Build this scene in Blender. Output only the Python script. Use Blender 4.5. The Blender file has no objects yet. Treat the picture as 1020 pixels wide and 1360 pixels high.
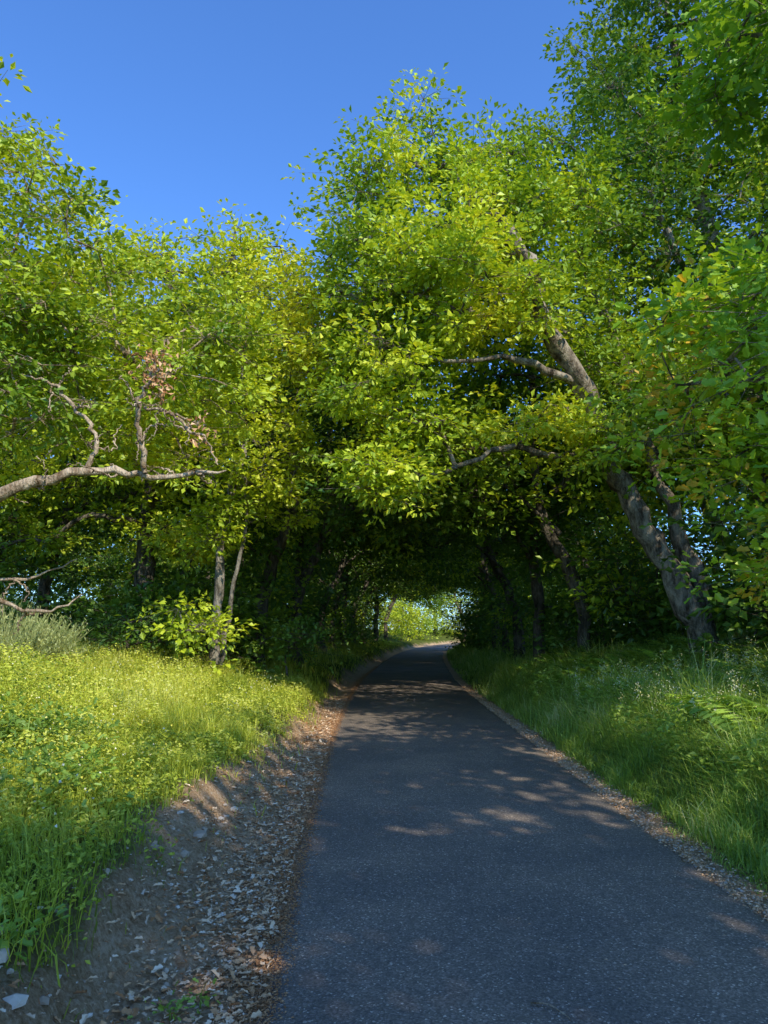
import bpy, math
import numpy as np
from mathutils import Vector
R = np.random.default_rng(11)
scene = bpy.context.scene

# ---------------------------------------------------------------- helpers
def sstep(a, b, x):
    t = np.clip((x - a) / (b - a), 0, 1)
    return t * t * (3 - 2 * t)
_nk = np.random.default_rng(3)
_K = _nk.normal(size=(24, 3)); _PH = _nk.uniform(0, 6.28, 24)
def noise3(x, y, z=0.0, s=1.0, oct=12):
    o = 0
    for k in range(oct):
        f = s * (1 + 0.35 * k)
        o = o + np.sin(f * (_K[k, 0] * x + _K[k, 1] * y + _K[k, 2] * z) + _PH[k]) / (1 + 0.25 * k)
    return o / (4.0 if oct > 6 else 2.6)

_Y = np.array([-60, -20, 0, 3.2, 5.7, 12, 18, 24, 35, 45, 52, 63, 74, 90, 120, 200])
_L = np.array([0.6, -.1, -.4, -.49, -.6, -.78, -.80, -.68, -.1, .6, 1.25, 2.8, 5.0, 9.5, 20, 50])
_yy = np.linspace(-60, 200, 2601)
_ll = np.interp(_yy, _Y, _L)
_ker = np.hanning(41); _ker /= _ker.sum()
_ls = np.convolve(np.pad(_ll, 20, mode='edge'), _ker, mode='valid')
def xL(y): return np.interp(y, _yy, _ls)
def width(y): return np.interp(y, [0, 4, 12, 24, 200], [2.5, 2.58, 2.82, 2.9, 2.9])
def xR(y): return xL(y) + width(y)

def ground(x, y):
    dL = xL(y) - x; dR = x - xR(y)
    h = sstep(.30, .95, dL + .13 * noise3(x, y, 0, 1.6)) * .38 + sstep(.9, 4.5, dL) * .62
    h = h + sstep(.25, 1.3, dR) * .16 + sstep(1.0, 5.0, dR) * .75
    d = np.maximum(dL, dR)
    m = sstep(0.0, .5, d)
    slope = sstep(.2, .5, dL) * sstep(1.5, 1.0, dL)
    h = h + m * (.020 * noise3(x, y, 0, 6) + .035 * noise3(x, y, 1, 2.1) + .05 * sstep(1, 3, d) * noise3(x, y, 2, .8)) + slope * (.03 * np.abs(noise3(x, y, 4, 14)) + .016 * noise3(x, y, 8, 30))
    h = h + sstep(8, 60, d) * .5 * noise3(x, y, 3, .05)
    h = h - .03 * sstep(.05, -.15, d)
    return h
def vegL(x, y):
    dL = xL(y) - x
    thr = .82 - .32 * sstep(6, 11, y)
    return sstep(thr - .10, thr + .22, dL + .18 * noise3(x, y, 5, 2.2) + .08 * noise3(x, y, 5, 9))

class MB:
    def __init__(s): s.v = []; s.f = []; s.m = []; s.r = []; s.n = 0
    def add(s, v, f, mi=0, r=None):
        v = np.asarray(v, dtype=np.float32).reshape(-1, 3); f = np.asarray(f, dtype=np.int64).reshape(-1, 3)
        s.v.append(v); s.f.append(f + s.n); s.m.append(np.full(len(f), mi, dtype=np.int32))
        s.r.append(np.full(len(v), .5, dtype=np.float32) if r is None else np.asarray(r, dtype=np.float32))
        s.n += len(v)
    def build(s, name, mats, smooth=(0,), link=True, origin=(0, 0, 0)):
        v = np.concatenate(s.v) - np.array(origin, dtype=np.float32); f = np.concatenate(s.f); m = np.concatenate(s.m); r = np.concatenate(s.r)
        me = bpy.data.meshes.new(name)
        me.vertices.add(len(v)); me.vertices.foreach_set('co', v.astype(np.float32).ravel())
        me.loops.add(len(f) * 3); me.loops.foreach_set('vertex_index', f.astype(np.int32).ravel())
        me.polygons.add(len(f)); me.polygons.foreach_set('loop_start', np.arange(0, len(f) * 3, 3, dtype=np.int32))
        me.polygons.foreach_set('material_index', m)
        me.polygons.foreach_set('use_smooth', np.isin(m, smooth))
        for mt in mats: me.materials.append(mt)
        a = me.attributes.new('rnd', 'FLOAT', 'POINT'); a.data.foreach_set('value', r)
        me.update(calc_edges=True)
        ob = bpy.data.objects.new(name, me)
        ob.location = origin
        if link: scene.collection.objects.link(ob)
        return ob

def norm(a): return a / (np.linalg.norm(a, axis=-1, keepdims=True) + 1e-9)
def vary(P, r, s=.55): return np.clip(.5 + .38 * noise3(P[:, 0], P[:, 1], P[:, 2], s, 4) + .75 * (r - .5), 0, 1)

def leaves(mb, P, L, W, D, N, mi, r, detail=1, fold=.12):
    n = len(P); D = norm(D); S = norm(np.cross(N, D)); N = norm(np.cross(D, S))
    L = np.broadcast_to(L, n)[:, None]; W = np.broadcast_to(W, n)[:, None]
    if detail == 1:
        V = np.stack([P, P + D * L * .5 + S * W * .5 + N * L * fold, P + D * L - N * L * .08, P + D * L * .5 - S * W * .5 + N * L * fold], 1)
        F = np.array([[0, 2, 1], [0, 3, 2]]); k = 4
    else:
        V = np.stack([P, P + D * L * .32 + S * W * .40 + N * L * fold, P + D * L * .55 + S * W * .28 + N * L * fold * .6, P + D * L * .78 + S * W * .46 + N * L * fold, P + D * L,
                      P + D * L * .78 - S * W * .46 + N * L * fold, P + D * L * .55 - S * W * .28 + N * L * fold * .6, P + D * L * .32 - S * W * .40 + N * L * fold], 1)
        F = np.array([[0, 2, 1], [2, 4, 3], [0, 4, 2], [0, 6, 4], [6, 5, 4], [0, 7, 6]]); k = 8
    F = (F[None] + (np.arange(n) * k)[:, None, None]).reshape(-1, 3)
    mb.add(V.reshape(-1, 3), F, mi, np.repeat(np.broadcast_to(r, n), k))

def segs(mb, A, B, ra, rb, mi=0, sides=6):
    A = np.asarray(A, float); B = np.asarray(B, float); n = len(A)
    if n == 0: return
    d = norm(B - A); up = np.where(np.abs(d[:, 2:3]) > .9, np.array([[1., 0, 0]]), np.array([[0, 0, 1.]]))
    u = norm(np.cross(d, up)); w = np.cross(d, u)
    an = np.arange(sides) / sides * 2 * math.pi
    ring = np.cos(an)[None, :, None] * u[:, None] + np.sin(an)[None, :, None] * w[:, None]
    ra = np.broadcast_to(ra, n)[:, None, None]; rb = np.broadcast_to(rb, n)[:, None, None]
    V = np.concatenate([A[:, None] + ring * ra, B[:, None] + ring * rb], 1)
    F = []
    for i in range(sides):
        j = (i + 1) % sides
        F += [[i, sides + i, j], [j, sides + i, sides + j]]
    F = (np.array(F)[None] + (np.arange(n) * 2 * sides)[:, None, None]).reshape(-1, 3)
    mb.add(V.reshape(-1, 3), F, mi)

def tube(mb, pts, rads, mi=0, sides=10, sub=5, wob=.03, rg=R):
    pts = np.array(pts, float); rads = np.array(rads, float); n = len(pts)
    t = np.arange(n); T = np.linspace(0, n - 1, (n - 1) * sub + 1)
    P = []
    for tt in T:
        i = min(int(tt), n - 2); f = tt - i
        p0 = pts[max(i - 1, 0)]; p1 = pts[i]; p2 = pts[i + 1]; p3 = pts[min(i + 2, n - 1)]
        P.append(.5 * ((2 * p1) + (-p0 + p2) * f + (2 * p0 - 5 * p1 + 4 * p2 - p3) * f * f + (-p0 + 3 * p1 - 3 * p2 + p3) * f ** 3))
    P = np.array(P); r = np.interp(T, t, rads)
    P[1:-1] += rg.normal(size=(len(P) - 2, 3)) * wob * np.minimum(1, r[1:-1, None] / .1 + .3)
    r = r * (1 + .08 * rg.normal(size=len(r)))
    d = norm(np.gradient(P, axis=0)); ref = np.array([0.3, 1, .1]); u = norm(np.cross(d, ref)); w = np.cross(d, u)
    an = np.arange(sides) / sides * 2 * math.pi
    lump = 1 + .10 * rg.normal(size=(len(P), sides))
    V = P[:, None] + (np.cos(an)[None, :, None] * u[:, None] + np.sin(an)[None, :, None] * w[:, None]) * (r[:, None] * lump)[:, :, None]
    F = []
    for k in range(len(P) - 1):
        for i in range(sides):
            j = (i + 1) % sides; a = k * sides
            F += [[a + i, a + j, a + sides + i], [a + j, a + sides + j, a + sides + i]]
    mb.add(V.reshape(-1, 3), F, mi)
    return P, r

def make_tree(name, limbs, lobes, mats, seed, nspray=11, nleaf=12, leaf=.12, detail=1, cl_r=.31, link=True,
              origin=(0, 0, 0), twig_r=.005, shell=.45, bare=(), flat=.5, br=.0062, hole=1.7, extra=None):
    rg = np.random.default_rng(seed); mb = MB()
    N = []
    for pts, rads in limbs:
        P, r = tube(mb, pts, rads, 0, 12 if rads[0] > .12 else 8, 5, .03 if rads[0] > .02 else .004, rg)
        N += list(P[2:])
    for pts, rads in bare:
        tube(mb, pts, rads, 0, 7, 6, .035, rg)
    C = []
    for (cx, cy, cz, rx, ry, rz, K) in lobes:
        K2 = int(K * hole)
        d = norm(rg.normal(size=(K2, 3)))
        rr = shell + (1 - shell) * rg.random(K2)[:, None] ** .6
        rr = rr * (1 + (.11 * rg.normal(size=(K2, 1))).clip(-.2, .15))
        c = np.array([cx, cy, cz]) + d * rr * np.array([rx, ry, rz])
        # keep the clusters where a clump noise is high: leaves cavities between boughs
        q = noise3(c[:, 0], c[:, 1], c[:, 2] * 1.3 + seed, 1.25, 5) + .25 * rg.normal(size=K2)
        C.append(c[np.argsort(-q)[:K]])
    C = np.concatenate(C)
    N = np.array(N); base_n = len(N); parent = np.full(base_n, -1)
    dist = np.array([np.min(np.linalg.norm(N - c, axis=1)) for c in C])
    nodes = list(N); parents = list(parent)
    for ci in np.argsort(dist):
        c = C[ci]; A = np.array(nodes)
        dd = np.linalg.norm(A - c, axis=1) + .35 * np.maximum(0, A[:, 2] - c[2])
        k = int(np.argmin(dd)); L = np.linalg.norm(A[k] - c); ns = max(2, int(L / .35))
        p0 = A[k]; prev = k
        for s in range(1, ns + 1):
            f = s / ns
            q = p0 * (1 - f) + c * f + np.array([0, 0, .12 * L * math.sin(f * math.pi)])
            if s < ns: q = q + rg.normal(size=3) * min(.07, .2 * L)
            nodes.append(q); parents.append(prev); prev = len(nodes) - 1
    A = np.array(nodes); par = np.array(parents)
    cnt = np.ones(len(A))
    for i in range(len(A) - 1, base_n - 1, -1): cnt[par[i]] += cnt[i] if par[i] >= base_n else 0
    r = br * cnt ** .5
    i = np.arange(base_n, len(A))
    if len(i):
        pr = par[i]
        rp = np.where(pr >= base_n, r[pr], np.minimum(r[i] * 1.1, .12))
        segs(mb, A[pr], A[i], np.minimum(rp, r[i] * 1.5), r[i], 0, 5)
    K = len(C)
    cr = cl_r * rg.uniform(.6, 1.6, K)
    Q = C[:, None] + rg.normal(size=(K, nspray, 3)) * cr[:, None, None] * np.array([1, 1, flat])
    q = Q.reshape(-1, 3); cc = np.repeat(C, nspray, 0)
    segs(mb, cc, q, twig_r, twig_r * .5, 0, 3)
    crn = np.repeat(rg.random(K), nspray)
    M = len(q)
    off = rg.normal(size=(M, nleaf, 3)) * np.array([.11, .11, .05]) * (leaf / .12)
    P = (q[:, None] + off).reshape(-1, 3)
    D = norm(off).reshape(-1, 3) + norm(np.repeat(q - cc, nleaf, 0)) * .6 + rg.normal(size=P.shape) * .3
    D[:, 2] -= .1
    Nn = rg.normal(size=P.shape) * .45 + np.array([0, 0, .9]) + .5 * norm(np.repeat(q - cc, nleaf, 0))
    sz = leaf * rg.uniform(.55, 1.3, len(P))
    rr = np.clip(.5 * np.repeat(crn, nleaf) + .5 * rg.random(len(P)), 0, 1)
    leaves(mb, P, sz, sz * rg.uniform(.45, .85, len(P)), D, Nn, 1, vary(P, rr), detail)
    if extra: extra(mb, rg)
    return mb.build(name, mats, (0,), link, origin)

# ---------------------------------------------------------------- materials
def new_mat(name):
    m = bpy.data.materials.new(name); m.use_nodes = True
    nt = m.node_tree; nt.nodes.clear()
    return m, nt, nt.nodes, nt.links
def ramp(ns, stops):
    c = ns.new('ShaderNodeValToRGB'); e = c.color_ramp.elements
    e[0].position, e[0].color = stops[0][0], (*stops[0][1], 1)
    e[1].position, e[1].color = stops[-1][0], (*stops[-1][1], 1)
    for p, col in stops[1:-1]:
        x = e.new(p); x.color = (*col, 1)
    return c
def leaf_mat(name, stops, trans=.36, rough=.5, gloss=.03, tcol=(1.4, 1.2, .7), g=1.0):
    m, nt, ns, lk = new_mat(name)
    stops = [(p, tuple(min(.74, v * g) for v in c)) for p, c in stops]
    at = ns.new('ShaderNodeAttribute'); at.attribute_name = 'rnd'
    c = ramp(ns, stops); lk.new(at.outputs['Fac'], c.inputs[0])
    p = ns.new('ShaderNodeBsdfDiffuse'); lk.new(c.outputs[0], p.inputs['Color'])
    t = ns.new('ShaderNodeBsdfTranslucent')
    mu = ns.new('ShaderNodeVectorMath'); mu.operation = 'MULTIPLY'; lk.new(c.outputs[0], mu.inputs[0]); mu.inputs[1].default_value = tcol
    lk.new(mu.outputs[0], t.inputs['Color'])
    mx = ns.new('ShaderNodeMixShader'); mx.inputs[0].default_value = trans
    lk.new(p.outputs[0], mx.inputs[1]); lk.new(t.outputs[0], mx.inputs[2])
    gl = ns.new('ShaderNodeBsdfGlossy'); gl.inputs['Roughness'].default_value = rough; gl.inputs['Color'].default_value = (1, 1, 1, 1)
    m2 = ns.new('ShaderNodeMixShader'); m2.inputs[0].default_value = gloss; lk.new(mx.outputs[0], m2.inputs[1]); lk.new(gl.outputs[0], m2.inputs[2])
    o = ns.new('ShaderNodeOutputMaterial'); lk.new(m2.outputs[0], o.inputs[0])
    return m
def bark_mat(name, c1, c2, sc=6):
    m, nt, ns, lk = new_mat(name)
    g = ns.new('ShaderNodeNewGeometry'); mp = ns.new('ShaderNodeMapping'); mp.inputs['Scale'].default_value = (1, 1, .35)
    lk.new(g.outputs['Position'], mp.inputs[0])
    nz = ns.new('ShaderNodeTexNoise'); nz.inputs['Scale'].default_value = sc; nz.inputs['Detail'].default_value = 5; nz.inputs['Roughness'].default_value = .75
    lk.new(mp.outputs[0], nz.inputs['Vector'])
    n2 = ns.new('ShaderNodeTexNoise'); n2.inputs['Scale'].default_value = sc * 7; n2.inputs['Detail'].default_value = 3; lk.new(mp.outputs[0], n2.inputs['Vector'])
    c = ramp(ns, [(.38, c1), (.5, tuple((a + b) / 2 for a, b in zip(c1, c2))), (.6, c2)]); lk.new(nz.outputs['Fac'], c.inputs[0])
    p = ns.new('ShaderNodeBsdfDiffuse'); lk.new(c.outputs[0], p.inputs['Color'])
    b = ns.new('ShaderNodeBump'); b.inputs['Strength'].default_value = 1; b.inputs['Distance'].default_value = .04; lk.new(n2.outputs['Fac'], b.inputs['Height'])
    lk.new(b.outputs[0], p.inputs['Normal'])
    o = ns.new('ShaderNodeOutputMaterial'); lk.new(p.outputs[0], o.inputs[0])
    return m

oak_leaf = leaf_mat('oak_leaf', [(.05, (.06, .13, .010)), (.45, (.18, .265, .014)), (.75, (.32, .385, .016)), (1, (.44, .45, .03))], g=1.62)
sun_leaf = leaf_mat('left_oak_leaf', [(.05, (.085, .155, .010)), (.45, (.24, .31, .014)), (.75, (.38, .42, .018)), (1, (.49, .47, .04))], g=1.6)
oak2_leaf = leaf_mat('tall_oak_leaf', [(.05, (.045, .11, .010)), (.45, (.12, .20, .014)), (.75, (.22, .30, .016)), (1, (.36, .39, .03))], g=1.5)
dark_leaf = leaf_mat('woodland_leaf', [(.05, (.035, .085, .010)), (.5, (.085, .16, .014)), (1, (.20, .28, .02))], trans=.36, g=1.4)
syc_leaf = leaf_mat('sycamore_leaf', [(.05, (.06, .14, .014)), (.5, (.15, .27, .016)), (.85, (.28, .38, .02)), (.98, (.38, .38, .03)), (1, (.46, .30, .03))], g=1.62)
bark = bark_mat('oak_bark', (.07, .052, .036), (.40, .33, .24))
dark_bark = bark_mat('woodland_bark', (.05, .042, .03), (.22, .18, .13))
birch_bark = bark_mat('birch_bark', (.09, .075, .055), (.36, .31, .24))
dead_bark = bark_mat('limb_bark', (.14, .085, .045), (.60, .46, .31))

def ground_mat():
    m, nt, ns, lk = new_mat('earth')
    g = ns.new('ShaderNodeNewGeometry')
    at = ns.new('ShaderNodeAttribute'); at.attribute_name = 'veg'
    def nz(s, d=5, r=.6):
        n = ns.new('ShaderNodeTexNoise'); n.inputs['Scale'].default_value = s; n.inputs['Detail'].default_value = d; n.inputs['Roughness'].default_value = r
        lk.new(g.outputs['Position'], n.inputs['Vector']); return n
    a = nz(3.5); b = nz(38, 6, .75); c3 = nz(9)
    dirt = ramp(ns, [(.36, (.28, .155, .075)), (.5, (.56, .355, .195)), (.64, (.78, .57, .37))])
    mixn = ns.new('ShaderNodeMath'); mixn.operation = 'MULTIPLY_ADD'; lk.new(b.outputs['Fac'], mixn.inputs[0]); mixn.inputs[1].default_value = .8
    h = ns.new('ShaderNodeMath'); h.operation = 'MULTIPLY'; lk.new(a.outputs['Fac'], h.inputs[0]); h.inputs[1].default_value = .25; lk.new(h.outputs[0], mixn.inputs[2])
    lk.new(mixn.outputs[0], dirt.inputs[0])
    soil = ramp(ns, [(.35, (.07, .09, .02)), (.65, (.15, .17, .035))]); lk.new(c3.outputs['Fac'], soil.inputs[0])
    mx = ns.new('ShaderNodeMix'); mx.data_type = 'RGBA'
    lk.new(at.outputs['Fac'], mx.inputs[0]); lk.new(dirt.outputs[0], mx.inputs[6]); lk.new(soil.outputs[0], mx.inputs[7])
    p = ns.new('ShaderNodeBsdfDiffuse'); lk.new(mx.outputs[2], p.inputs['Color'])
    bp = ns.new('ShaderNodeBump'); bp.inputs['Strength'].default_value = 1; bp.inputs['Distance'].default_value = .06
    lk.new(b.outputs['Fac'], bp.inputs['Height']); lk.new(bp.outputs[0], p.inputs['Normal'])
    o = ns.new('ShaderNodeOutputMaterial'); lk.new(p.outputs[0], o.inputs[0]); return m
def asphalt_mat():
    m, nt, ns, lk = new_mat('asphalt')
    g = ns.new('ShaderNodeNewGeometry')
    def nz(s, d=3, r=.6):
        n = ns.new('ShaderNodeTexNoise'); n.inputs['Scale'].default_value = s; n.inputs['Detail'].default_value = d; n.inputs['Roughness'].default_value = r
        lk.new(g.outputs['Position'], n.inputs['Vector']); return n
    v = ns.new('ShaderNodeTexVoronoi'); v.inputs['Scale'].default_value = 120; lk.new(g.outputs['Position'], v.inputs['Vector'])
    sep = ns.new('ShaderNodeSeparateColor'); lk.new(v.outputs['Color'], sep.inputs[0])
    base = ramp(ns, [(0, (.10, .078, .058)), (.6, (.175, .137, .102)), (.95, (.27, .21, .16)), (1, (.58, .47, .36))]); lk.new(sep.outputs[0], base.inputs[0])
    big = nz(.9, 5, .6); dust = ramp(ns, [(.42, (.88, .88, .9)), (.72, (1.45, 1.36, 1.26))]); lk.new(big.outputs['Fac'], dust.inputs[0])
    mu = ns.new('ShaderNodeVectorMath'); mu.operation = 'MULTIPLY'; lk.new(base.outputs[0], mu.inputs[0]); lk.new(dust.outputs[0], mu.inputs[1])
    v2 = nz(26, 5, .75)
    fl = ramp(ns, [(.69, (0, 0, 0)), (.75, (.5, .5, .5))]); lk.new(v2.outputs['Fac'], fl.inputs[0])
    mx = ns.new('ShaderNodeMix'); mx.data_type = 'RGBA'; lk.new(fl.outputs[0], mx.inputs[0]); lk.new(mu.outputs[0], mx.inputs[6]); mx.inputs[7].default_value = (.46, .38, .29, 1)
    p = ns.new('ShaderNodeBsdfPrincipled'); p.inputs['Roughness'].default_value = .8; lk.new(mx.outputs[2], p.inputs['Base Color'])
    bp = ns.new('ShaderNodeBump'); bp.inputs['Strength'].default_value = .6; bp.inputs['Distance'].default_value = .005
    lk.new(v.outputs['Distance'], bp.inputs['Height']); bp.invert = True; lk.new(bp.outputs[0], p.inputs['Normal'])
    o = ns.new('ShaderNodeOutputMaterial'); lk.new(p.outputs[0], o.inputs[0]); return m
def ramp_mat(name, stops, rough=.9):
    m, nt, ns, lk = new_mat(name)
    at = ns.new('ShaderNodeAttribute'); at.attribute_name = 'rnd'
    g = ns.new('ShaderNodeNewGeometry'); n = ns.new('ShaderNodeTexNoise'); n.inputs['Scale'].default_value = 45; lk.new(g.outputs['Position'], n.inputs['Vector'])
    a = ns.new('ShaderNodeMath'); a.operation = 'MULTIPLY_ADD'; lk.new(n.outputs['Fac'], a.inputs[0]); a.inputs[1].default_value = .4
    s = ns.new('ShaderNodeMath'); s.operation = 'SUBTRACT'; lk.new(at.outputs['Fac'], s.inputs[0]); s.inputs[1].default_value = .2; lk.new(s.outputs[0], a.inputs[2])
    c = ramp(ns, stops); lk.new(a.outputs[0], c.inputs[0])
    p = ns.new('ShaderNodeBsdfDiffuse'); lk.new(c.outputs[0], p.inputs['Color'])
    o = ns.new('ShaderNodeOutputMaterial'); lk.new(p.outputs[0], o.inputs[0]); return m

# ---------------------------------------------------------------- ground mesh
def grid_mesh(name, X, Y, zf, mat):
    gx, gy = np.meshgrid(X, Y); gx = gx.ravel(); gy = gy.ravel(); z = zf(gx, gy)
    nx, ny = len(X), len(Y)
    me = bpy.data.meshes.new(name)
    v = np.stack([gx, gy, z], 1)
    i = (np.arange(ny - 1)[:, None] * nx + np.arange(nx - 1)[None]).ravel()
    f = np.stack([i, i + 1, i + nx + 1, i + nx], 1)
    me.vertices.add(len(v)); me.vertices.foreach_set('co', v.astype(np.float32).ravel())
    me.loops.add(len(f) * 4); me.loops.foreach_set('vertex_index', f.astype(np.int32).ravel())
    me.polygons.add(len(f)); me.polygons.foreach_set('loop_start', np.arange(0, len(f) * 4, 4, dtype=np.int32))
    me.polygons.foreach_set('use_smooth', np.ones(len(f), bool))
    me.materials.append(mat); me.update(calc_edges=True)
    ob = bpy.data.objects.new(name, me); scene.collection.objects.link(ob)
    return ob, gx, gy
X = np.unique(np.concatenate([-np.geomspace(4, 500, 40), np.arange(-4, -1.9, .1), np.arange(-1.9, 0, .022), np.arange(0, 2, .25), np.arange(2, 3.2, .05), np.arange(3.2, 8, .2), np.geomspace(8, 500, 36)]))
Y = np.unique(np.concatenate([-np.geomspace(2, 400, 25), np.arange(-2, 2, .3), np.arange(2, 8, .03), np.arange(8, 25, .12), np.arange(25, 90, .7), np.geomspace(90, 700, 30)]))
gob, gx, gy = grid_mesh('ground', X, Y, ground, ground_mat())
dR = gx - xR(gy)
veg = vegL(gx, gy) + sstep(.15, .4, dR + .05 * noise3(gx, gy, 6, 3))
a = gob.data.attributes.new('veg', 'FLOAT', 'POINT'); a.data.foreach_set('value', np.clip(veg, 0, 1).astype(np.float32))

ys = np.unique(np.concatenate([np.arange(-50, 0, 1.), np.arange(0, 20, .04), np.arange(20, 60, .4), np.arange(60, 150, 1.5)]))
ts = np.array([0, .004, .03, .15, .3, .5, .7, .85, .97, .996, 1.])
eL = xL(ys) + .020 * noise3(ys, 0, 0, 5) + .012 * R.normal(size=len(ys)); eR = xR(ys) + .025 * noise3(ys, 5, 0, 5) + .014 * R.normal(size=len(ys))
V = []; zz = np.array([-.02, .012, .016, .024, .03, .034, .03, .024, .016, .012, -.02])
for y, l, r in zip(ys, eL, eR):
    for t, z in zip(ts, zz): V.append((l + (r - l) * t, y, z))
k = len(ts); F = []
for j in range(len(ys) - 1):
    for i in range(k - 1):
        a0 = j * k + i; F.append((a0, a0 + 1, a0 + k + 1, a0 + k))
me = bpy.data.meshes.new('asphalt_path'); me.from_pydata(V, [], F); me.materials.append(asphalt_mat())
me.polygons.foreach_set('use_smooth', [True] * len(F))
path = bpy.data.objects.new('asphalt_path', me); scene.collection.objects.link(path)

# ---------------------------------------------------------------- grass
def blades(mb, x, y, H, W, lean, mi, r, rg):
    n = len(x); z = ground(x, y) - .02
    az = rg.uniform(0, 6.283, n); d = np.stack([np.cos(az), np.sin(az), np.zeros(n)], 1)
    s = np.stack([-np.sin(az + rg.normal(size=n) * .8), np.cos(az), np.zeros(n)], 1)
    P = np.stack([x, y, z], 1); H = H[:, None]; W = W[:, None]; ln = (lean * rg.uniform(.2, 1.3, n))[:, None]
    up = np.array([[0, 0, 1.]])
    m = P + up * H * .6 + d * H * ln * .3; t = P + up * H * (1 - .25 * ln) + d * H * ln
    V = np.stack([P - s * W * .5, P + s * W * .5, m - s * W * .38, m + s * W * .38, t], 1)
    F = np.array([[0, 1, 3], [0, 3, 2], [2, 3, 4]])
    F = (F[None] + (np.arange(n) * 5)[:, None, None]).reshape(-1, 3)
    mb.add(V.reshape(-1, 3), F, mi, np.repeat(vary(P, r, 1.3), 5))

left_grass = leaf_mat('bank_grass', [(.05, (.14, .19, .02)), (.4, (.32, .36, .03)), (.7, (.48, .48, .06)), (1, (.58, .50, .14))], trans=.42, gloss=.02, tcol=(1.2, 1.15, .8), g=1.5)
right_grass = leaf_mat('verge_grass', [(.05, (.10, .16, .025)), (.5, (.22, .31, .04)), (.85, (.34, .41, .07)), (1, (.48, .45, .20))], trans=.42, gloss=.03, tcol=(1.2, 1.2, .8), g=1.6)
flower = ramp_mat('flower_head', [(0, (.68, .58, .05)), (.6, (.70, .60, .14)), (1, (.72, .68, .5))])

def sample(n, y0, y1, pw, d0, d1, side, rg, dp=1.0):
    y = y0 + (y1 - y0) * rg.random(n) ** pw; d = d0 + (d1 - d0) * rg.random(n) ** dp
    x = xL(y) - d if side < 0 else xR(y) + d
    return x, y, d

rg = np.random.default_rng(21); mb = MB()
for n, y0, y1, pw, d0, d1, h, w in [(80000, 2.2, 9, .8, .45, 5, .18, .006), (100000, 6, 17, 1, .3, 9, .26, .008), (30000, 15, 60, 1.4, .3, 9, .3, .016)]:
    x, y, d = sample(n, y0, y1, pw, d0, d1, -1, rg, 1.15)
    k = rg.random(len(x)) < vegL(x, y) * (.45 + .55 * sstep(-.5, .3, noise3(x, y, 7, 1.5))) + .012
    x, y, d = x[k], y[k], d[k]
    H = h * rg.uniform(.4, 1.5, len(x)) * (1 + .6 * noise3(x, y, 8, .9).clip(-.6, 1)) * (.55 + .45 * sstep(.8, 1.8, d)) * (1 + .5 * noise3(x, y, 9, 5).clip(-.7, .9))
    blades(mb, x, y, H, w * rg.uniform(.6, 1.4, len(x)), np.full(len(x), .8), 0, np.clip(rg.random(len(x)) * .8 + .2 * sstep(1, 3, d), 0, 1), rg)
for n, y0, y1, d1, lf in [(90000, 2.2, 8, 5, .028), (110000, 6, 16, 9, .038)]:
    x, y, d = sample(n, y0, y1, 1, .5, d1, -1, rg)
    k = rg.random(n) < vegL(x, y) * sstep(-.6, .5, noise3(x, y, 9, 2.4)); x, y, d = x[k], y[k], d[k]
    z = ground(x, y) + rg.random(len(x)) ** .7 * (.12 + .16 * sstep(.8, 2.5, d)) * (1.2 + noise3(x, y, 10, 2.2))
    P = np.stack([x, y, z], 1); D = rg.normal(size=P.shape) * [1, 1, .4]; s = lf * rg.uniform(.6, 1.5, len(x))
    leaves(mb, P, s, s * .6, D, rg.normal(size=P.shape) * .4 + [.2, -.3, 1], 0, vary(P, rg.random(len(x)), 1.3), 1)
x, y, d = sample(7000, 3.5, 14, 1, 1.0, 7, -1, rg)
k = noise3(x, y, 12, 1.1) > -.2; x, y, d = x[k], y[k], d[k]
hh = ground(x, y) + rg.uniform(.14, .40, len(x)); P = np.stack([x, y, hh], 1)
leaves(mb, P, .018, .018, rg.normal(size=P.shape), rg.normal(size=P.shape), 1, rg.random(len(x)), 1, .3)
mb.build('grass_bank', [left_grass, flower], ())

rg = np.random.default_rng(22); mb = MB()
for n, y0, y1, pw, d0, d1, h, w in [(30000, 3.3, 10, 1, .14, .7, .13, .006), (75000, 3, 10, 1, .3, 4, .42, .008), (75000, 7, 18, 1, .25, 6, .48, .010), (30000, 16, 60, 1.4, .2, 6, .4, .018)]:
    x, y, d = sample(n, y0, y1, pw, d0, d1, 1, rg, 1.1)
    k = rg.random(n) < sstep(.10, .42, d + .10 * noise3(x, y, 5, 3)); x, y, d = x[k], y[k], d[k]
    H = h * rg.uniform(.35, 1.6, len(x)) * (1 + .5 * noise3(x, y, 8, 1.1).clip(-.6, 1)) * (.35 + .65 * sstep(.3, 1.1, d)) * (1 + .6 * noise3(x, y, 9, 4).clip(-.7, .9))
    blades(mb, x, y, H, w * rg.uniform(.6, 1.5, len(x)), np.full(len(x), 1.0), 0, np.clip(rg.random(len(x)), 0, 1), rg)
x, y, d = sample(110000, 4, 17, 1, .7, 5, 1, rg); k = noise3(x, y, 15, 1.6) > .0; x, y, d = x[k], y[k], d[k]
P = np.stack([x, y, ground(x, y) + rg.random(len(x)) ** .6 * (.45 + .35 * noise3(x, y, 17, 3))], 1); s = .06 * rg.uniform(.5, 1.5, len(x))
leaves(mb, P, s, s * .6, rg.normal(size=P.shape) * [1, 1, .4], rg.normal(size=P.shape) * .4 + [0, 0, 1], 0, vary(P, rg.random(len(x)) * .8, 1.5), 1)
x, y, d = sample(420, 5, 12, 1, .8, 3.2, 1, rg); k = noise3(x, y, 16, 1.3) > -.2; x, y, d = x[k], y[k], d[k]
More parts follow.
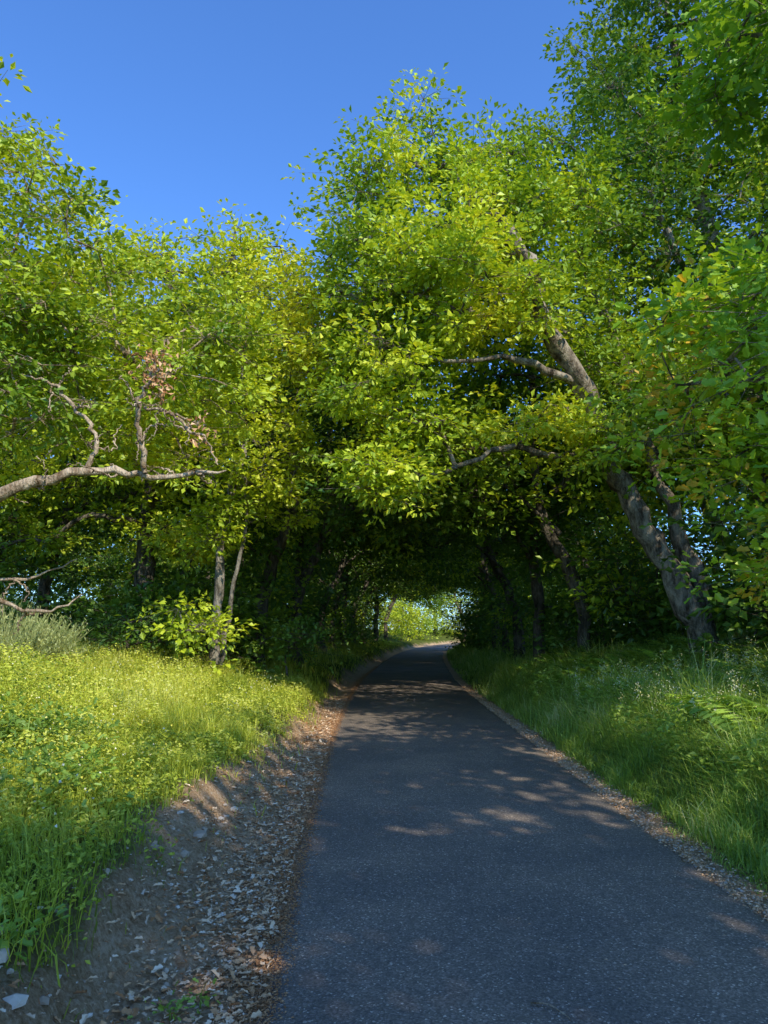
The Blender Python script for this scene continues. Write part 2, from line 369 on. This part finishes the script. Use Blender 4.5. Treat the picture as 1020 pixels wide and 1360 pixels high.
g0 = ground(x, y); A = np.stack([x, y, g0], 1); B = A + np.stack([rg.normal(size=len(x)) * .08, rg.normal(size=len(x)) * .08, rg.uniform(.5, .85, len(x))], 1)
segs(mb, A, B, .0025, .0015, 0, 3)
for q in range(14):
    P = B + rg.normal(size=B.shape) * [.02, .02, .045]; leaves(mb, P, .022, .010, rg.normal(size=P.shape) + [0, 0, .5], rg.normal(size=P.shape), 1, .6 + .4 * rg.random(len(P)), 1)
mb.build('grass_verge', [right_grass, flower], ())

# ---------------------------------------------------------------- leaf litter + pebbles
litter_mat = ramp_mat('dead_leaf', [(0, (.32, .14, .055)), (.4, (.58, .33, .16)), (.7, (.72, .50, .30)), (1, (.78, .63, .45))])
rg = np.random.default_rng(31); mb = MB()
n = 17000; y = 2 + 15 * rg.random(n) ** 1.3; d = np.abs(rg.normal(size=n)) * .38 + .02
x = xL(y) - d; k = rg.random(n) > .95 * vegL(x, y); x, y = x[k], y[k]; n = len(x)
P = np.stack([x, y, ground(x, y) + .005 + .014 * rg.random(n)], 1); s = .010 + .05 * rg.random(n) ** 2.2
leaves(mb, P, s, s * rg.uniform(.3, .75, n), rg.normal(size=P.shape) * [1, 1, .2], rg.normal(size=P.shape) * .28 + [0, 0, 1], 0, rg.random(n), 2, .15)
n = 28000; y = 2 + 30 * rg.random(n) ** 1.6; e = rg.normal(size=n) * .065
x = xL(y) + np.where(e > 0, e * .6, e); P = np.stack([x, y, np.where(x > xL(y), .022, ground(x, y) + .012)], 1); s = rg.uniform(.006, .022, n)
leaves(mb, P, s, s * .35, rg.normal(size=P.shape) * [1, 1, .2], rg.normal(size=P.shape) * .3 + [0, 0, 1], 0, rg.random(n) * .45, 1, .2)
n = 6500; y = 3 + 20 * rg.random(n) ** 1.3; d = np.abs(rg.normal(size=n)) * .13
x = xR(y) + d - .02; P = np.stack([x, y, ground(x, y) + .015 + .01 * rg.random(n)], 1); s = rg.uniform(.01, .035, n)
leaves(mb, P, s, s * .5, rg.normal(size=P.shape) * [1, 1, .2], rg.normal(size=P.shape) * .3 + [0, 0, 1], 0, .3 + .6 * rg.random(n), 1, .2)
n = 240; y = 2.6 + 10 * rg.random(n); t = rg.random(n); x = xL(y) + .05 + t * (width(y) - .1)
P = np.stack([x, y, np.full(n, .036)], 1); s = rg.uniform(.006, .022, n)
leaves(mb, P, s, s * .5, rg.normal(size=P.shape) * [1, 1, .05], rg.normal(size=P.shape) * .15 + [0, 0, 1], 0, .5 + .5 * rg.random(n), 1, .1)
mb.build('leaf_litter', [litter_mat], ())

stone_mat = ramp_mat('stone', [(0, (.32, .23, .15)), (.5, (.50, .40, .29)), (1, (.70, .60, .48))])
import bmesh
bm = bmesh.new(); bmesh.ops.create_icosphere(bm, subdivisions=1, radius=1); iv = np.array([v.co[:] for v in bm.verts]); fi = np.array([[v.index for v in f.verts] for f in bm.faces]); bm.free()
mb = MB()
def stone(x, y, s):
    v = iv * (1 + .22 * rg.normal(size=(len(iv), 1))) * s * np.array([1, rg.uniform(.6, 1), rg.uniform(.35, .65)])
    a = rg.uniform(0, 6.28); c, sn = math.cos(a), math.sin(a); v = np.stack([v[:, 0] * c - v[:, 1] * sn, v[:, 0] * sn + v[:, 1] * c, v[:, 2]], 1)
    mb.add(v + [x, y, float(ground(np.array(x), np.array(y))) + s * .12], fi, 0, np.full(len(iv), rg.random()))
for i in range(1800):
    y = 2.1 + 8 * rg.random() ** 1.3; d = .05 + abs(rg.normal()) * .5; stone(xL(y) - d, y, .004 + .016 * rg.random() ** 3)
for i in range(24):
    y = 2.3 + 4 * rg.random(); d = .4 + rg.random() * .6; stone(xL(y) - d, y, .02 + .03 * rg.random())
for i in range(1500):
    y = 3.4 + 13 * rg.random(); d = abs(rg.normal()) * .12; stone(xR(y) + d, y, .006 + .012 * rg.random())
mb.build('pebbles', [stone_mat], ())

mb = MB(); tube(mb, [(.60, 3.30, .040), (.66, 3.27, .050), (.71, 3.22, .042), (.73, 3.17, .040)], [.004, .004, .003, .002], 0, 6, 4, .002)
mb.build('fallen_twig', [dead_bark])

# ---------------------------------------------------------------- ferns / low plants
def fern_mesh(mb, x, y, h, rg, nf=9, mi=0):
    z = float(ground(np.array(x), np.array(y)))
    for f in range(nf):
        a = rg.uniform(0, 6.28); L = h * rg.uniform(.8, 1.3); d = np.array([math.cos(a), math.sin(a), 0]); s = np.array([-d[1], d[0], 0])
        t = np.linspace(.12, 1, 22)
        P = np.array([x, y, z]) + d * (t ** 1.3 * L * .8)[:, None] + np.array([0, 0, 1.]) * (L * (1.15 * t - .62 * t * t))[:, None]
        segs(mb, P[:-1], P[1:], .003, .0025, mi, 3)
        pl = .24 * L * np.sin(np.clip(1.08 - t, 0, 1) * 2.2).clip(.08, 1)
        rr = rg.random()
        for sg in (-1, 1):
            D = s * sg + d * .35 + np.array([0, 0, -.15]) + rg.normal(size=P.shape) * .06
            leaves(mb, P, pl, pl * .24, D, np.array([[0, 0, 1.]]) + d * -.3 + np.zeros_like(P), mi, np.clip(rr + .1 * rg.normal(size=len(P)), 0, 1), 1, .03)
fern_leaf = leaf_mat('fern_leaf', [(.1, (.09, .17, .02)), (.6, (.18, .29, .025)), (1, (.29, .39, .03))], trans=.4, g=1.6)
rg = np.random.default_rng(41)
mb = MB()
for i in range(110):
    y = 5.5 + 12 * rg.random(); x = xR(y) + 1.35 + 3.4 * rg.random(); fern_mesh(mb, x, y, rg.uniform(.6, 1.05), rg)
mb.build('fern_bed', [fern_leaf], ())

def shrub(name, lobes, mat, seed, leaf, stem=None, **kw):
    limbs = []; rg = np.random.default_rng(seed)
    for (cx, cy, cz, rx, ry, rz, K) in lobes:
        g = float(ground(np.array(cx), np.array(cy)))
        limbs.append(([(cx, cy, g - .05), (cx + rg.normal() * .1 * min(1, rx), cy, (g + cz) / 2), (cx, cy, cz)], [.03, .022, .01] if leaf > .07 else [.004, .003, .002]))
    return make_tree(name, limbs, lobes, [stem or dark_bark, mat], seed, leaf=leaf, **kw)
weed_leaf = leaf_mat('weed_leaf', [(.1, (.12, .20, .025)), (1, (.28, .40, .05))], trans=.35, g=1.3)
for k, (x, y, r, l) in enumerate([(-1.42, 2.95, .10, .055), (-1.7, 3.2, .15, .055), (-.86, 3.25, .025, .028), (-.76, 3.35, .02, .028)]):
    shrub('dock_plant', [(x, y, float(ground(np.array(x), np.array(y))) + .04, r, r, .03, 7 if r > .05 else 3)], weed_leaf, 51 + k, l, weed_leaf, nspray=4, nleaf=3, cl_r=.03, detail=2, twig_r=.001, br=.001)
shrub('bramble_bush', [(-2.7, 5.8, .80, .6, .35, .07, 18), (-2.2, 5.0, .68, .35, .3, .06, 12)], weed_leaf, 59, .05, weed_leaf, nspray=6, nleaf=7, cl_r=.13, detail=2, twig_r=.001, br=.0012)
broom_leaf = leaf_mat('broom_leaf', [(.1, (.26, .30, .09)), (1, (.52, .55, .22))], trans=.3, g=1.1)
mb = MB(); rg = np.random.default_rng(54)
n = 1500; a = rg.uniform(0, 6.28, n); r0 = rg.random(n) ** .5; A = np.stack([-5.3 + .6 * r0 * np.cos(a), 10.3 + .6 * r0 * np.sin(a), np.full(n, .95)], 1)
B = A + np.stack([.5 * r0 * np.cos(a) + .12 * rg.normal(size=n), .5 * r0 * np.sin(a) + .12 * rg.normal(size=n), rg.uniform(.4, 1.0, n) * (1.15 - .5 * r0)], 1)
segs(mb, A, B, .006, .002, 0, 3)
for q in range(7):
    t = rg.uniform(.35, 1, (n, 1)); P = A + (B - A) * t; leaves(mb, P, .06, .012, rg.normal(size=P.shape) * .5 + [0, 0, 1], rg.normal(size=P.shape), 0, rg.random(n), 1)
mb.build('broom_bush', [broom_leaf], ())

# ---------------------------------------------------------------- trees in view
make_tree('oak_tree', [
    ([(5.65, 13.1, .6), (5.35, 13, 1.9), (4.75, 13, 3.1), (4.2, 13, 4.15), (3.85, 12.7, 5.0), (3.5, 12.4, 5.7), (2.8, 12, 6.6), (2.55, 12, 7.8), (1.9, 12.8, 9.4), (1.2, 13.6, 10.8)], [.28, .23, .20, .18, .18, .17, .14, .11, .07, .03]),
    ([(5.75, 13.2, .6), (5.6, 13.2, 2.2), (5.05, 13.3, 4.2), (4.9, 13.8, 6.0), (4.4, 14.5, 8.5), (3.5, 14.6, 10.5)], [.2, .16, .13, .10, .07, .03]),
    ([(4.0, 12.8, 4.7), (3.0, 12.5, 4.5), (2.0, 12.2, 4.6), (1.0, 12, 4.1), (.1, 11.8, 4.0)], [.08, .06, .05, .035, .015]),
    ([(2.8, 12, 6.6), (1.5, 12, 6.9), (.4, 12.2, 7.4), (-.4, 12.5, 7.9)], [.08, .06, .035, .015]),
    ([(3.5, 12.4, 5.7), (2.2, 11.8, 6.0), (1.0, 11.6, 5.9), (.2, 11.8, 6.2)], [.08, .055, .035, .015])],
    [(1.2, 14, 9.2, 2.1, 2.3, 2.9, 105), (-.1, 13.4, 7.9, 1.3, 1.6, 1.9, 48), (-.1, 12.6, 5.9, 1.0, 1.5, 1.1, 26), (2.8, 14, 9.6, 2.1, 2, 2.1, 58), (-.15, 11.8, 4.0, .7, .6, .42, 16),
     (2.0, 12.8, 5.0, 1.9, 1.2, .6, 26), (1.5, 11.8, 7.4, 1.6, 1.1, 1.3, 38), (4.0, 13.4, 7.4, 1.3, 1.3, 1.6, 24), (3.9, 12.2, 4.6, .7, .5, .5, 10), (5.2, 12.6, 5.4, 1.2, .9, 1.0, 16)],
    [bark, oak_leaf], 101, nspray=12, nleaf=15, leaf=.12, hole=1.9, origin=(5.65, 13.1, .6))

make_tree('oak_tree', [
    ([(8.4, 15.5, .6), (8.2, 15.5, 4), (7.6, 15.4, 8), (7, 15.2, 12), (6.5, 15, 16)], [.35, .3, .24, .15, .05]),
    ([(7.9, 15.4, 6), (6.6, 14.6, 8.2), (5.6, 14.2, 10.5)], [.14, .1, .04])],
    [(5.3, 15.5, 12.6, 2.1, 2.2, 2.6, 80), (7, 15.5, 15.5, 2.6, 2.3, 2.6, 70), (7.2, 14.2, 10, 2.6, 2, 2.6, 74), (7.8, 13.6, 6.4, 2.2, 1.8, 2.0, 50), (9.5, 14, 12, 2.5, 2.5, 3.5, 50), (9.3, 13.5, 5, 2, 2, 2.5, 34), (7.2, 12.6, 3.2, 1.6, 1, 1.3, 26)],
    [bark, oak2_leaf], 102, nspray=12, nleaf=13, leaf=.135, origin=(8.4, 15.5, .6))

make_tree('sycamore_tree', [
    ([(6.9, 6.2, .7), (6.9, 6.2, 3), (6.8, 6.3, 6), (6.8, 6.4, 9.5)], [.26, .22, .17, .06]),
    ([(6.9, 6.3, 2.8), (5.4, 7.0, 3.7), (4.2, 7.6, 4.2), (3.2, 7.8, 4.2)], [.08, .06, .035, .012]),
    ([(6.8, 6.3, 5.8), (5.4, 7, 7.2), (4.0, 7.4, 8.2)], [.08, .06, .02])],
    [(4.2, 7.7, 4.3, 1.35, 1.3, 1.3, 44), (4.7, 7.2, 8.0, 1.5, 1.3, .9, 32), (7.8, 5.8, 8.4, 2.0, 2.0, 1.9, 44), (5.4, 8, 6.2, 1.2, 1.3, 1.1, 22), (5.4, 8.2, 2.4, 1.0, 1.2, .9, 22)],
    [bark, syc_leaf], 103, nspray=11, nleaf=12, leaf=.13, detail=2, origin=(6.9, 6.2, .7))

def crook(p, d, L, r, rg, n=5):
    P = [np.array(p, float)]; d = np.array(d, float)
    for i in range(n):
        d = norm(d + rg.normal(size=3) * [.55, .3, .55]); P.append(P[-1] + d * L / n)
    return [tuple(q) for q in P], list(np.linspace(r, .004, n + 1))
rg = np.random.default_rng(77)
bare = [([(-2.95, 8.95, 3.45), (-2.98, 8.8, 3.9), (-3.0, 8.7, 4.25), (-2.85, 8.7, 4.6), (-2.8, 8.7, 4.95)], [.035, .035, .028, .022, .008]),
        ([(-2.95, 8.8, 4.25), (-2.6, 8.7, 4.15), (-2.4, 8.7, 3.95), (-2.15, 8.7, 3.8), (-2.0, 8.7, 3.5)], [.022, .02, .018, .012, .005]),
        ([(-3.7, 9, 3.5), (-3.6, 9, 3.9), (-3.9, 9, 4.3), (-4.2, 9, 4.6), (-4.6, 9, 4.75)], [.035, .03, .025, .018, .006]),
        ([(-7.4, 9.4, 1.9), (-6.2, 9.4, 1.75), (-5.2, 9.5, 2.0), (-4.4, 9.6, 1.75), (-3.9, 9.6, 2.0)], [.06, .045, .035, .02, .006]),
        ([(-7.4, 9.5, 2.3), (-6.0, 9.8, 2.5), (-5.0, 10, 2.2), (-4.2, 10.1, 2.5)], [.05, .035, .02, .006])]
for p in [(-2.95, 8.85, 3.9), (-3.0, 8.75, 4.2), (-2.85, 8.7, 4.6), (-2.6, 8.7, 4.15), (-2.4, 8.7, 3.95), (-2.6, 9, 3.45), (-2.3, 9, 3.45), (-3.3, 9, 3.45), (-3.9, 9, 4.3), (-4.2, 9, 4.6), (-3.65, 9, 3.8), (-4.4, 9, 3.3), (-5.2, 9.5, 2.0), (-4.6, 9.6, 1.8), (-5.0, 10, 2.2)]:
    for q in range(2): bare.append(crook(p, rg.normal(size=3) * [1, .4, .7], rg.uniform(.3, .7), .014, rg))
def dry(mb, rg):
    for c, s, n in [((-2.82, 8.7, 4.75), .12, 110), ((-2.75, 8.7, 4.5), .08, 50), ((-2.2, 8.7, 3.9), .12, 40)]:
        P = np.array(c) + rg.normal(size=(n, 3)) * s * np.array([1, 1, 1.1])
        leaves(mb, P, .08, .04, rg.normal(size=P.shape) + [0, 0, -.8], rg.normal(size=P.shape), 2, rg.random(n) * .6, 1, .3)
make_tree('oak_tree', [
    ([(-7.6, 9.6, .8), (-7.5, 9.6, 2.4), (-7.1, 9.7, 4.5), (-6.6, 10, 7)], [.34, .28, .2, .07]),
    ([(-7.5, 9.5, 2.5), (-6.2, 9.1, 2.75), (-4.8, 9, 3.15), (-3.65, 9, 3.5), (-2.9, 9, 3.42), (-1.96, 9, 3.5)], [.14, .11, .075, .05, .035, .01]),
    ([(-7.2, 9.7, 4), (-5.6, 10.2, 5.2), (-4.2, 10.6, 6)], [.09, .06, .02])],
    [(-6.6, 10.2, 7.0, 2.3, 2.2, 2.5, 100), (-4.6, 10.6, 6.0, 1.7, 1.7, 1.7, 58), (-3.1, 11, 5.3, 1.3, 1.4, 1.5, 40), (-5.0, 9.8, 4.6, 1.2, 1.2, .6, 14), (-7.5, 9.5, 5, 1.5, 1.5, 1.5, 24)],
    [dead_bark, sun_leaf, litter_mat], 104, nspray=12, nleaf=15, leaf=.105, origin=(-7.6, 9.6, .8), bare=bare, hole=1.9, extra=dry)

make_tree('birch_tree', [
    ([(-3.15, 14, .9), (-3.12, 14, 2.6), (-2.95, 14, 4), (-2.72, 14, 5.55), (-2.85, 14, 7.4), (-3.06, 14, 9.2), (-3.0, 14, 9.6)], [.10, .09, .08, .07, .05, .035, .01]),
    ([(-3.05, 14, .9), (-2.8, 13.9, 2.4), (-2.6, 13.8, 3.6), (-2.7, 13.8, 4.6)], [.05, .04, .03, .02])],
    [(-2.8, 14, 7.7, 1.4, 1.3, 1.9, 44), (-2.4, 14, 5.0, 1.3, 1.2, 1.4, 32), (-4.2, 14.3, 6.8, 1.4, 1.3, 1.5, 34), (-3.5, 13.0, 1.75, .5, .4, .35, 7), (-1.5, 14.2, 7.3, .9, .8, 1.4, 18), (-3.0, 13.6, 3.5, .8, .4, .5, 9)],
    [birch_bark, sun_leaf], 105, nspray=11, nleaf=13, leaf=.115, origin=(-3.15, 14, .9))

make_tree('ash_tree', [
    ([(-5.4, 16.6, .9), (-5.3, 16.5, 4), (-5.2, 16.5, 7.5), (-5.1, 16.5, 10.4)], [.22, .18, .12, .03])],
    [(-5.4, 16.5, 8.6, 2.3, 2, 2.3, 72), (-3.2, 17, 9.0, 1.4, 1.4, 1.9, 40), (-6.2, 15.8, 5.6, 2, 1.5, 1.4, 34), (-8.5, 16, 6.0, 2.4, 2, 3.2, 56), (-4.5, 15.6, 3.8, 1.6, 1, .9, 18), (-8.5, 15.5, 3.2, 2, 1, 1.1, 16)],
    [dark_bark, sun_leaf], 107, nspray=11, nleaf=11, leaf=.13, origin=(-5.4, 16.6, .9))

# trees behind the viewpoint whose crowns shade the near path
make_tree('sycamore_tree', [
    ([(8.8, -2.8, .7), (8.4, -2.8, 3), (7.0, -2.4, 6), (6.0, -1.8, 9)], [.3, .26, .2, .08]),
    ([(8.2, -2.8, 4), (5.6, -3.8, 6.5), (2.8, -5.2, 8)], [.14, .1, .04])],
    [(5.1, -1.4, 8.2, 2.3, 2.8, 1.5, 62), (1.4, -5.8, 8.2, 2.4, 2.0, 1.4, 64), (5.0, -5.4, 8.2, 2.4, 2.2, 1.5, 92), (5.2, 1.6, 7.8, 1.8, 1.4, 1.2, 28)],
    [bark, syc_leaf], 106, nspray=9, nleaf=9, leaf=.22, cl_r=.40, hole=1.15, origin=(8.8, -2.8, .7))

def variant(name, seed, H, mat, leaf=.17):
    rg = np.random.default_rng(seed)
    b = rg.normal(size=2) * .3
    trunk = [(0, 0, -.3), (.05 + b[1] * .2, b[0] * .3, 1.8), (.35 + b[0], b[1] * .5, 4), (.9, b[1], H * .6), (1.4, 0, H * .88)]
    limbs = [(trunk, [.19, .16, .12, .08, .03]), ([(.4, 0, 3.2), (1.6, .4, 4.2), (2.8, .3, 4.7)], [.07, .05, .02]), ([(.5, 0, 4.2), (-.6, .6, 5.5), (-1.4, .6, 7)], [.07, .05, .02])]
    lobes = [(1.4, 0, H * .72, 2.6, 2.6, H * .24, 70), (3.0, .3, 4.6, 1.9, 2.4, 1.4, 44), (-1.0, .4, H * .55, 1.9, 2.0, 2.4, 44), (-.7, .3, 2.6, 1.3, 1.5, 1.1, 12)]
    o = make_tree(name, limbs, lobes, [dark_bark, mat], seed, nspray=10, nleaf=9, leaf=leaf, cl_r=.38, hole=1.3, link=False)
    return o.data
vs = [variant('woodland_tree', 201, 10.5, dark_leaf), variant('woodland_tree', 202, 11.5, oak_leaf), variant('woodland_tree', 203, 9.5, dark_leaf)]
rg = np.random.default_rng(61)
def inst(i, x, y, rz, s=1.0, name='woodland_tree'):
    o = bpy.data.objects.new(name, vs[i]); o.location = (x, y, float(ground(np.array(x), np.array(y)))); o.rotation_euler = (0, 0, rz); o.scale = (s, s, s * rg.uniform(.93, 1.07)); scene.collection.objects.link(o)
for k, (x, y, s) in enumerate([(-3.1, 18.5, .95), (-2.6, 22.5, 1.), (-3.1, 27, 1.), (-2.6, 32, .95), (-2.5, 36, 1.), (-2.2, 40, 1.), (-1.8, 45, 1.), (-1.3, 49, .9), (-.6, 54, 1.), (-8.8, 19, .9), (-7, 25, 1.), (-6.5, 33, 1.), (-6, 42, 1.),
                               (-12, 17, .85), (-12.5, 24, 1.), (-16, 21, .9), (-11, 31, 1), (-17, 30, 1.), (-5, 60, 1), (0.2, 60, 1.), (-12, 50, 1.2)]):
    inst(k % 3, x, y, rg.normal() * .5, s)
for k, (x, y, s) in enumerate([(4.6, 17.5, 1.), (4.5, 21.5, 1.0), (4.6, 26, 1.0), (5.0, 31, .95), (5.4, 36, 1.), (6.0, 40, 1.), (6.6, 45, 1.), (7.2, 49, 1.), (8.0, 54, 1.), (9.5, 20, 1.1), (9, 26, 1.1), (9.5, 33, 1.1), (12, 18.5, 1.1), (10.5, 40, 1.), (10.5, 11, .8), (12.5, 15, 1.1), (13, 60, 1.1), (11, 50, 1.)]):
    inst((k + 1) % 3, x, y, math.pi + rg.normal() * .5, s)
for k in range(22):
    inst(k % 3, -34 + k * 3.4, 94 + 8 * rg.random(), rg.uniform(0, 6.28), 1.3)
    if k % 2: inst((k + 1) % 3, -46 + k * 2.0, 48 + 14 * rg.random(), rg.uniform(0, 6.28), 1.1)

# understory
lobes = []
rg = np.random.default_rng(71)
for i in range(84):
    y = 10 + 50 * rg.random() ** 1.2; d = rg.uniform(3.2, 7.5) if y < 26 else rg.uniform(2., 6); h = rg.uniform(.8, 1.9)
    x = float(xR(y)) + d; lobes.append((x, y, float(ground(np.array(x), np.array(y))) + h * .8, 1.3, 1.3, h, 9))
for i in range(100):
    y = 15.5 + 42 * rg.random() ** 1.3; d = rg.uniform(2.6, 5) if i % 2 else rg.uniform(4, 16); h = rg.uniform(.6, 1.2)
    x = float(xL(y)) - d; lobes.append((x, y, float(ground(np.array(x), np.array(y))) + h * .8, 1.3, 1.3, h, 9))
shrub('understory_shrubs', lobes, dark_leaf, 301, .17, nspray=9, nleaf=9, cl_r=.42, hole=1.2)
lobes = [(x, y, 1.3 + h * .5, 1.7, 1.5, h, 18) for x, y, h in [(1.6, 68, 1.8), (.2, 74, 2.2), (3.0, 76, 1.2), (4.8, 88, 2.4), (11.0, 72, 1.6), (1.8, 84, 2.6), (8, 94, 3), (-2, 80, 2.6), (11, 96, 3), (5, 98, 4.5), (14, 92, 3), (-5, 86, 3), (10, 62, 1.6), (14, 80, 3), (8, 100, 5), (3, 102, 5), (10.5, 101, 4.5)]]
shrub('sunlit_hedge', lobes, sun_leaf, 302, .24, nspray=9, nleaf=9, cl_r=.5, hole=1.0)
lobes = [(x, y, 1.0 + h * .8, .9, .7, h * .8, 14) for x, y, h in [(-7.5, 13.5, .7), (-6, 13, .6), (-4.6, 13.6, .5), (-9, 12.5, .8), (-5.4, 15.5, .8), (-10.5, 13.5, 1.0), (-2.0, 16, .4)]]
shrub('hazel_bush', lobes, dark_leaf, 303, .10, nspray=9, nleaf=10, cl_r=.28)  # darker leaf colour stands in for shade from the left oak crown

# ---------------------------------------------------------------- light, sky, camera
E = math.radians(40); az = math.radians(150)
S = Vector((math.sin(az) * math.cos(E), math.cos(az) * math.cos(E), math.sin(E)))
L = bpy.data.lights.new('sun', 'SUN'); L.energy = 5.0; L.angle = math.radians(.5); L.color = (1, .96, .84)
lo = bpy.data.objects.new('sun', L); lo.rotation_euler = S.to_track_quat('Z', 'Y').to_euler(); scene.collection.objects.link(lo)
w = bpy.data.worlds.new('World'); scene.world = w; w.use_nodes = True; nt = w.node_tree; nt.nodes.clear()
sk = nt.nodes.new('ShaderNodeTexSky'); sk.sky_type = 'NISHITA'; sk.sun_disc = False; sk.sun_elevation = E; sk.sun_rotation = az; sk.ozone_density = 2.0; sk.dust_density = .3; sk.air_density = 1.0
vm = nt.nodes.new('ShaderNodeVectorMath'); vm.operation = 'MULTIPLY'; vm.inputs[1].default_value = (.80, 1.32, 2.05)
bg = nt.nodes.new('ShaderNodeBackground'); bg.inputs[1].default_value = .15; ow = nt.nodes.new('ShaderNodeOutputWorld')
nt.links.new(sk.outputs[0], vm.inputs[0]); nt.links.new(vm.outputs[0], bg.inputs[0]); nt.links.new(bg.outputs[0], ow.inputs[0])
scene.view_settings.view_transform = 'Standard'; scene.view_settings.look = 'None'; scene.view_settings.exposure = 0
cam = bpy.data.cameras.new('camera'); cam.sensor_fit = 'VERTICAL'; cam.sensor_height = 36; cam.lens = 26; cam.clip_end = 2000; cam.clip_start = .05
co = bpy.data.objects.new('camera', cam); co.location = (0, 0, 1.55); co.rotation_euler = (math.radians(99), 0, 0); scene.collection.objects.link(co); scene.camera = co
